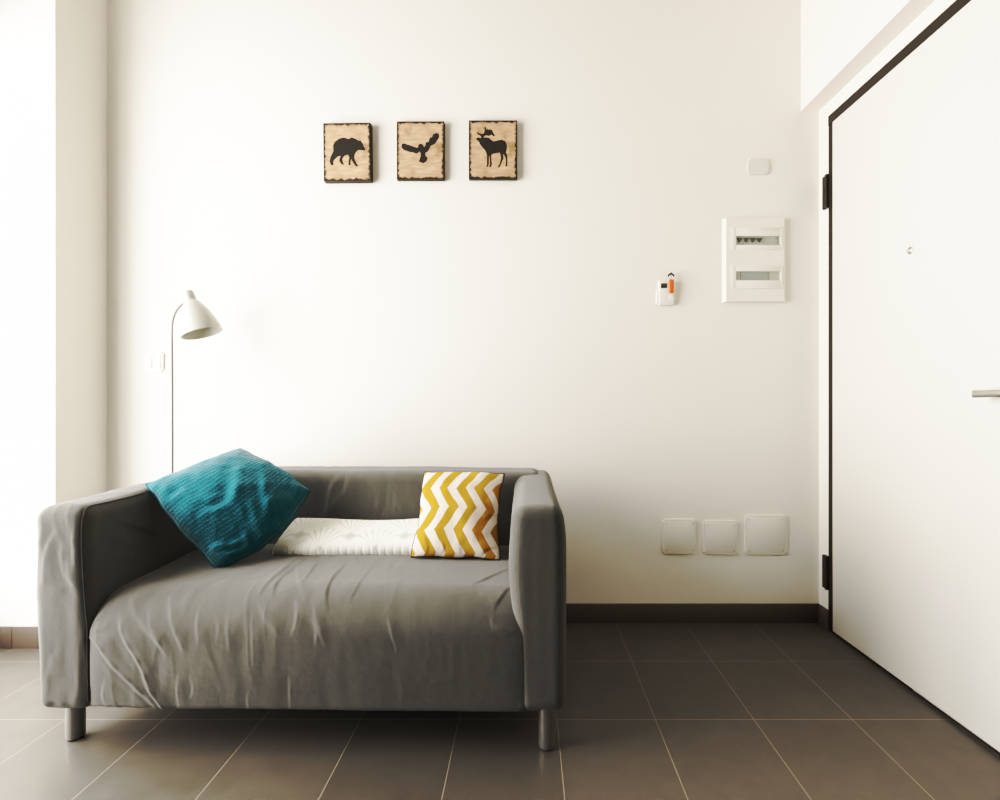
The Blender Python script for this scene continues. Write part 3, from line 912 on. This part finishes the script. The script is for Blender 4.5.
eagle = [(130, 330), (150, 315), (210, 335), (300, 365), (315, 360), (312, 340), (335, 320), (365, 330), (378, 360), (392, 345), (400, 305), (430, 300), (440, 260), (470, 245), (480, 215), (520, 200), (545, 215), (545, 250),
         (520, 290), (500, 318), (480, 330), (450, 345), (435, 380), (420, 405), (390, 425), (395, 455), (420, 480), (400, 520), (365, 540), (345, 525), (320, 520), (335, 480), (345, 430), (330, 405),
         (300, 430), (280, 425), (250, 415), (220, 412), (190, 400), (170, 395), (150, 385), (128, 360)]
moose = [(145, 285), (165, 272), (205, 280), (250, 272), (290, 280), (310, 300), (340, 318), (390, 305), (430, 298), (465, 315), (485, 350), (485, 400), (475, 440), (490, 470), (492, 540), (490, 590), (470, 598),
         (478, 560), (475, 500), (455, 460), (440, 465), (450, 500), (430, 545), (410, 590), (398, 610), (388, 600), (410, 560), (425, 500), (410, 440), (370, 445), (320, 455), (310, 480), (318, 560), (315, 598),
         (290, 600), (300, 570), (298, 490), (290, 470), (285, 500), (285, 560), (280, 598), (255, 595), (268, 575), (268, 480), (258, 440), (235, 400), (210, 375), (190, 350), (175, 315), (150, 300)]
antler = [(205, 282), (200, 262), (185, 245), (165, 240), (145, 205), (175, 225), (195, 232), (215, 235), (235, 225), (240, 190), (235, 165), (250, 145), (258, 185), (266, 190), (270, 165), (277, 188), (300, 182), (325, 195), (335, 225),
          (355, 250), (340, 262), (318, 240), (290, 255), (260, 250), (235, 255), (226, 282)]
picture('wall_picture', 'small aged picture of a walking black bear, on the white wall', 323.3, 122.8, 370.8, 180.8, [bear], 320, 115, 'bear_silhouette', .030, math.radians(-.6))
picture('wall_picture', 'small aged picture of a black bird of prey with spread wings', 396.7, 121.2, 444.3, 179.3, [eagle], 390, 115, 'bird_silhouette', .022)
picture('wall_picture', 'small aged picture of a standing black moose with antlers', 468.8, 120.2, 517.2, 178.8, [moose, antler], 463, 113, 'moose_silhouette', .022)

# ------------------------------------------------------------ fuse box
YF = YW-.018
root = empty('fuse_box', (P(755, 260, YW).x, YW, P(755, 260, YW).z))
tag(root, 'white plastic fuse box with two narrow windows, near the door', 'fuse box')
a = P(723.5, 302.0, YF); b = P(787, 217.5, YF)
def rect(x0, y0, x1, y1, Y=YF):
    p = P(x0, y1, Y); q = P(x1, y0, Y); return p.x, p.z, q.x, q.z
w1 = rect(736, 236, 780.5, 245); w2 = rect(736, 271.3, 780.5, 280.3)
bm = bmesh.new()
zr = [a.z, w2[1], w2[3], w1[1], w1[3], b.z]
add_box(bm, (a.x, YF, a.z), (w1[0], YW, b.z)); add_box(bm, (w1[2], YF, a.z), (b.x, YW, b.z))
for i in (0, 2, 4): add_box(bm, (w1[0], YF, zr[i]), (w1[2], YW, zr[i+1]))
bmesh.ops.remove_doubles(bm, verts=bm.verts, dist=1e-5)
# drop the coincident inner faces, then soften the outline
seen = {}
for f in list(bm.faces):
    k = tuple(sorted(v.index for v in f.verts)); seen.setdefault(k, []).append(f)
bm.verts.index_update(); seen = {}
for f in list(bm.faces): seen.setdefault(tuple(sorted(v.index for v in f.verts)), []).append(f)
bmesh.ops.delete(bm, geom=[f for l in seen.values() if len(l) > 1 for f in l], context='FACES')
for v in bm.verts:
    if v.co.y < YF+.001 and (abs(v.co.x-a.x) < 1e-4 or abs(v.co.x-b.x) < 1e-4): v.co.x += .012 if v.co.x < (a.x+b.x)/2 else -.012
    if v.co.y < YF+.001 and (abs(v.co.z-a.z) < 1e-4 or abs(v.co.z-b.z) < 1e-4): v.co.z += .003 if v.co.z < (a.z+b.z)/2 else -.003
o = bm_obj('housing', bm, M['white_plastic']); attach(root, o)
# two hinged doors as raised borders round the windows
for (y0, y1, wn_) in ((227.5, 250, w1), (265.5, 288.5, w2)):
    q = rect(731, y0, 783, y1)
    bm = bmesh.new(); t0, t1 = YF-.0018, YF+.0005
    add_box(bm, (q[0], t0, q[1]), (wn_[0], t1, q[3]), .001); add_box(bm, (wn_[2], t0, q[1]), (q[2], t1, q[3]), .001)
    add_box(bm, (wn_[0]-.001, t0, q[1]), (wn_[2]+.001, t1, wn_[1]), .001); add_box(bm, (wn_[0]-.001, t0, wn_[3]), (wn_[2]+.001, t1, q[3]), .001)
    o = bm_obj('window_door', bm, M['white_plastic'], smooth=True, auto=True); attach(root, o)
    # finger lip
    lip_y = y0+.6 if y0 < 240 else y1-.6
    q2 = rect(750, lip_y-.7, 780, lip_y+.7)
    lp = box('finger_lip', (q2[0], YF-.0045, q2[1]), (q2[2], YF-.001, q2[3]), M['white_plastic'], bev=.001); attach(root, lp); 
    pn = box('smoked_pane', (wn_[0]-.001, YF+.001, wn_[1]-.001), (wn_[2]+.001, YF+.002, wn_[3]+.001), M['smoke']); attach(root, pn)
# devices behind the windows
def dev(w_, u0, u1, mat, name, tog=True):
    x0 = w_[0]+(w_[2]-w_[0])*u0; x1 = w_[0]+(w_[2]-w_[0])*u1
    o = box(name, (x0+.0006, YF+.010, w_[1]-.004), (x1-.0006, YW-.001, w_[3]+.004), mat); attach(root, o)
    if tog:
        xm = (x0+x1)/2; zm = (w_[1]+w_[3])/2; bm = bmesh.new()
        hw_ = (x1-x0)*.42
        vs_ = [(xm-hw_, zm+.013), (xm+hw_, zm+.013), (xm+hw_*.3, zm-.006), (xm-hw_*.3, zm-.006)]
        f0 = [bm.verts.new((x, YF+.005, z)) for x, z in vs_]; f1 = [bm.verts.new((x, YF+.011, z)) for x, z in vs_]
        bm.faces.new(f0); bm.faces.new(f1[::-1])
        for i in range(4): bm.faces.new((f0[i], f0[(i+1) % 4], f1[(i+1) % 4], f1[i]))
        tg = bm_obj('toggle', bm, M['breaker_dark']); attach(root, tg)
        tg.parent = o
for i in range(4): dev(w1, .02+i*.15, .17+i*.15, M['breaker'], 'circuit_breaker')
dev(w1, .62, .93, M['breaker'], 'blanking_strip', False)
dev(w2, .0, .12, M['grey_plastic'], 'blanking_strip', False)
dev(w2, .13, .76, M['breaker_green'], 'blanking_strip', False)
dev(w2, .77, 1.0, M['grey_plastic'], 'blanking_strip', False)

# ------------------------------------------------------------ thermostat remote and orange fob
root = empty('thermostat', (P(666, 294, YW).x, YW, P(666, 294, YW).z))
tag(root, 'small white wall controller with a dark little screen, left of the fuse box', 'thermostat')
YF = YW-.016
q = rect(659.3, 280.5, 674.5, 304.8); 
o = box('body', (q[0], YF, q[1]), (q[2], YW, q[3]), M['white_plastic'], bev=.003, seg=3); attach(root, o)
q = rect(656.8, 291, 660, 303.5, YF+.004)
o = box('side_clip', (q[0], YF+.004, q[1]), (q[2], YW, q[3]), M['white_plastic'], bev=.002); attach(root, o)
q = rect(661, 283.1, 667.2, 288)
o = box('screen', (q[0], YF-.0012, q[1]), (q[2], YF+.001, q[3]), M['lcd'], bev=.0004); attach(root, o)
p = P(672.5, 302, YF)
o = lathe('button', [(0, 0), (.0045, 0), (.004, .002), (0, .0024)], (p.x, YF+.0005, p.z), (0, -1, 0), M['grey_plastic'], n=20); attach(root, o)
q = rect(669.5, 294.5, 674.3, 300)
o = box('button', (q[0], YF-.0012, q[1]), (q[2], YF+.001, q[3]), M['white_plastic'], bev=.0005); attach(root, o)
root = empty('key_fob', (P(671, 274, YW).x, YW-.02, P(671, 274, YW).z))
tag(root, 'orange plastic fob hanging from a black hook over the white wall controller', 'key fob')
YK = YF-.005
q = rect(669, 279.3, 673.8, 293, YK)
o = box('fob_body', (q[0], YK-.005, q[1]), (q[2], YK+.0035, q[3]), M['orange'], bev=.003, seg=3); attach(root, o)
c = P(671, 276.3, YK); R_ = .0115
arc = [(c.x+R_*math.cos(t), YK, c.z+R_*math.sin(t)) for t in np.linspace(-.1, math.pi+.1, 14)]
o = tube('ring', arc, .0034, M['black'], None, 10); attach(root, o)
o = tube('cord', [(c.x, YK, c.z+.012), (c.x, YK, c.z-.014)], .0012, M['black'], None, 8); attach(root, o)
o = tube('hook', [(c.x, YW, c.z+.012), (c.x, YK-.003, c.z+.012), (c.x, YK-.006, c.z+.016)], .0025, M['black'], None, 8); attach(root, o)

# ------------------------------------------------------------ wall plates
def plate(label, x0, y0, x1, y1, rot=0, screws=True, mat='blank_plate', th=.007, name='blank_plate', grp='blank cover plates'):
    p = P((x0+x1)/2, (y0+y1)/2, YW-th)
    root = empty(name, (p.x, YW, p.z)); root.rotation_euler = (0, rot, 0)
    tag(root, label, 'wall plate', grp)
    s = (YW-th)/F; W = (x1-x0)*s; H = (y1-y0)*s
    bm = bmesh.new(); add_box(bm, (-W/2, -th, -H/2), (W/2, 0, H/2))
    es = [e for e in bm.edges if abs(e.verts[0].co.x-e.verts[1].co.x) < 1e-6 and abs(e.verts[0].co.z-e.verts[1].co.z) < 1e-6]
    bmesh.ops.bevel(bm, geom=es, offset=.008, segments=4, affect='EDGES')
    es = [e for e in bm.edges if all(v.co.y < -th+1e-5 for v in e.verts)]
    bmesh.ops.bevel(bm, geom=es, offset=.0025, segments=3, affect='EDGES')
    bm_obj('plate', bm, M[mat], root, smooth=True, auto=True)
    if screws:
        i = .011
        bm = bmesh.new()          # shallow raised inner field
        add_box(bm, (-W/2+i*1.0, -th-.0014, -H/2+i*.9), (W/2-i*1.0, -th+.001, H/2-i*.9), .001)
        bm_obj('raised_field', bm, M[mat], root, smooth=True, auto=True)
        for sx in (-1, 1):
            for sz in (-1, 1):
                x = sx*(W/2-.0185); z = sz*(H/2-.0205)
                sc = lathe('screw', [(0, -.0008), (.0011, -.0006), (.0013, .0006), (.0034, .0009), (.0040, .0002), (.0040, -.0012)], (x, -th-.0012, z), (0, -1, 0), M[mat], root, 16)
                sl = box('screw_slot', (x-.0028, -th-.0026, z-.0008), (x+.0028, -th-.0014, z+.0008), M['seam'], root); sl.parent = sc
    return root
plate('square blank cover plate low on the wall, leftmost of the three, nearest the sofa', 662.3, 519, 696.8, 554.3)
plate('square blank cover plate low on the wall, between two others', 703.2, 520.5, 738.3, 554.7, math.radians(.7))
plate('largest square blank cover plate low on the wall, nearest the door', 744.8, 515, 787.3, 555, math.radians(.4))
r = plate('pale grey rectangular blank plate high on the wall above the fuse box', 747.5, 158.5, 769.5, 174.5, math.radians(-.6), False, 'grey_plastic', .006)
# light switch behind the lamp
r = plate('white double light switch on the wall left of the lamp pole', 143.5, 351.5, 163.5, 372, 0, False, 'white_plastic', .008, 'light_switch', None)
r['category'] = 'light switch'
for dx in (-.022, .018):
    bm = bmesh.new(); add_box(bm, (dx-.016, -.0115, -.028), (dx+.016, -.007, .028), .0015)
    for v in bm.verts: v.co.y += .0015*(v.co.z/.028)
    bm_obj('rocker', bm, M['white_plastic'], r, smooth=True, auto=True)

# ------------------------------------------------------------ light
def area(name, loc, rot, sx, sy, power, col):
    l = bpy.data.lights.new(name, 'AREA'); l.shape = 'RECTANGLE'; l.size = sx; l.size_y = sy
    l.spread = math.radians(170); l.energy = power; l.color = col
    o = bpy.data.objects.new(name, l); COL.objects.link(o); o.location = loc; o.rotation_euler = rot
    return o
area('daylight_window', (XL-.20, (WY0+WY1)/2, (WZ0+WZ1)/2), (0, math.radians(-90), 0), WZ1-WZ0, WY1-WY0, 232, (1.0, .972, .922))
wd = bpy.data.worlds.new('World'); SC.world = wd; wd.use_nodes = True
bg = wd.node_tree.nodes['Background']; bg.inputs[0].default_value = (.9, .95, 1, 1); bg.inputs[1].default_value = 1.0

# ------------------------------------------------------------ camera
cam = bpy.data.cameras.new('Camera'); cam.sensor_width = 36; cam.lens = 36*F/1000
co = bpy.data.objects.new('Camera', cam); COL.objects.link(co)
co.location = (0, 0, 1); co.rotation_euler = (math.radians(90), 0, 0)
cam.shift_x = (500-CX)/1000; cam.shift_y = (CY-400)/1000
cam.clip_start = .02
SC.camera = co
SC.view_settings.view_transform = 'Standard'
SC.view_settings.look = 'None'
SC.view_settings.exposure = 0
SC.view_settings.gamma = 1

vs = SC.view_settings
vs.use_curve_mapping = True
cmap = vs.curve_mapping
cmap.white_level = (2.4, 2.4, 2.4)
cv = cmap.curves[3]
PTS = [(0, 0), (.03, .018), (.06, .037), (.09, .064), (.12, .112), (.15, .185), (.20, .285), (.28, .385), (.40, .515), (.60, .680), (.90, .85), (1.3, .95), (1.8, .99), (2.4, 1.0)]
cv.points[0].location = (0, 0); cv.points[-1].location = (1, 1)
for x, y in PTS[1:-1]:
    cv.points.new(x/2.4, y)
cmap.update()
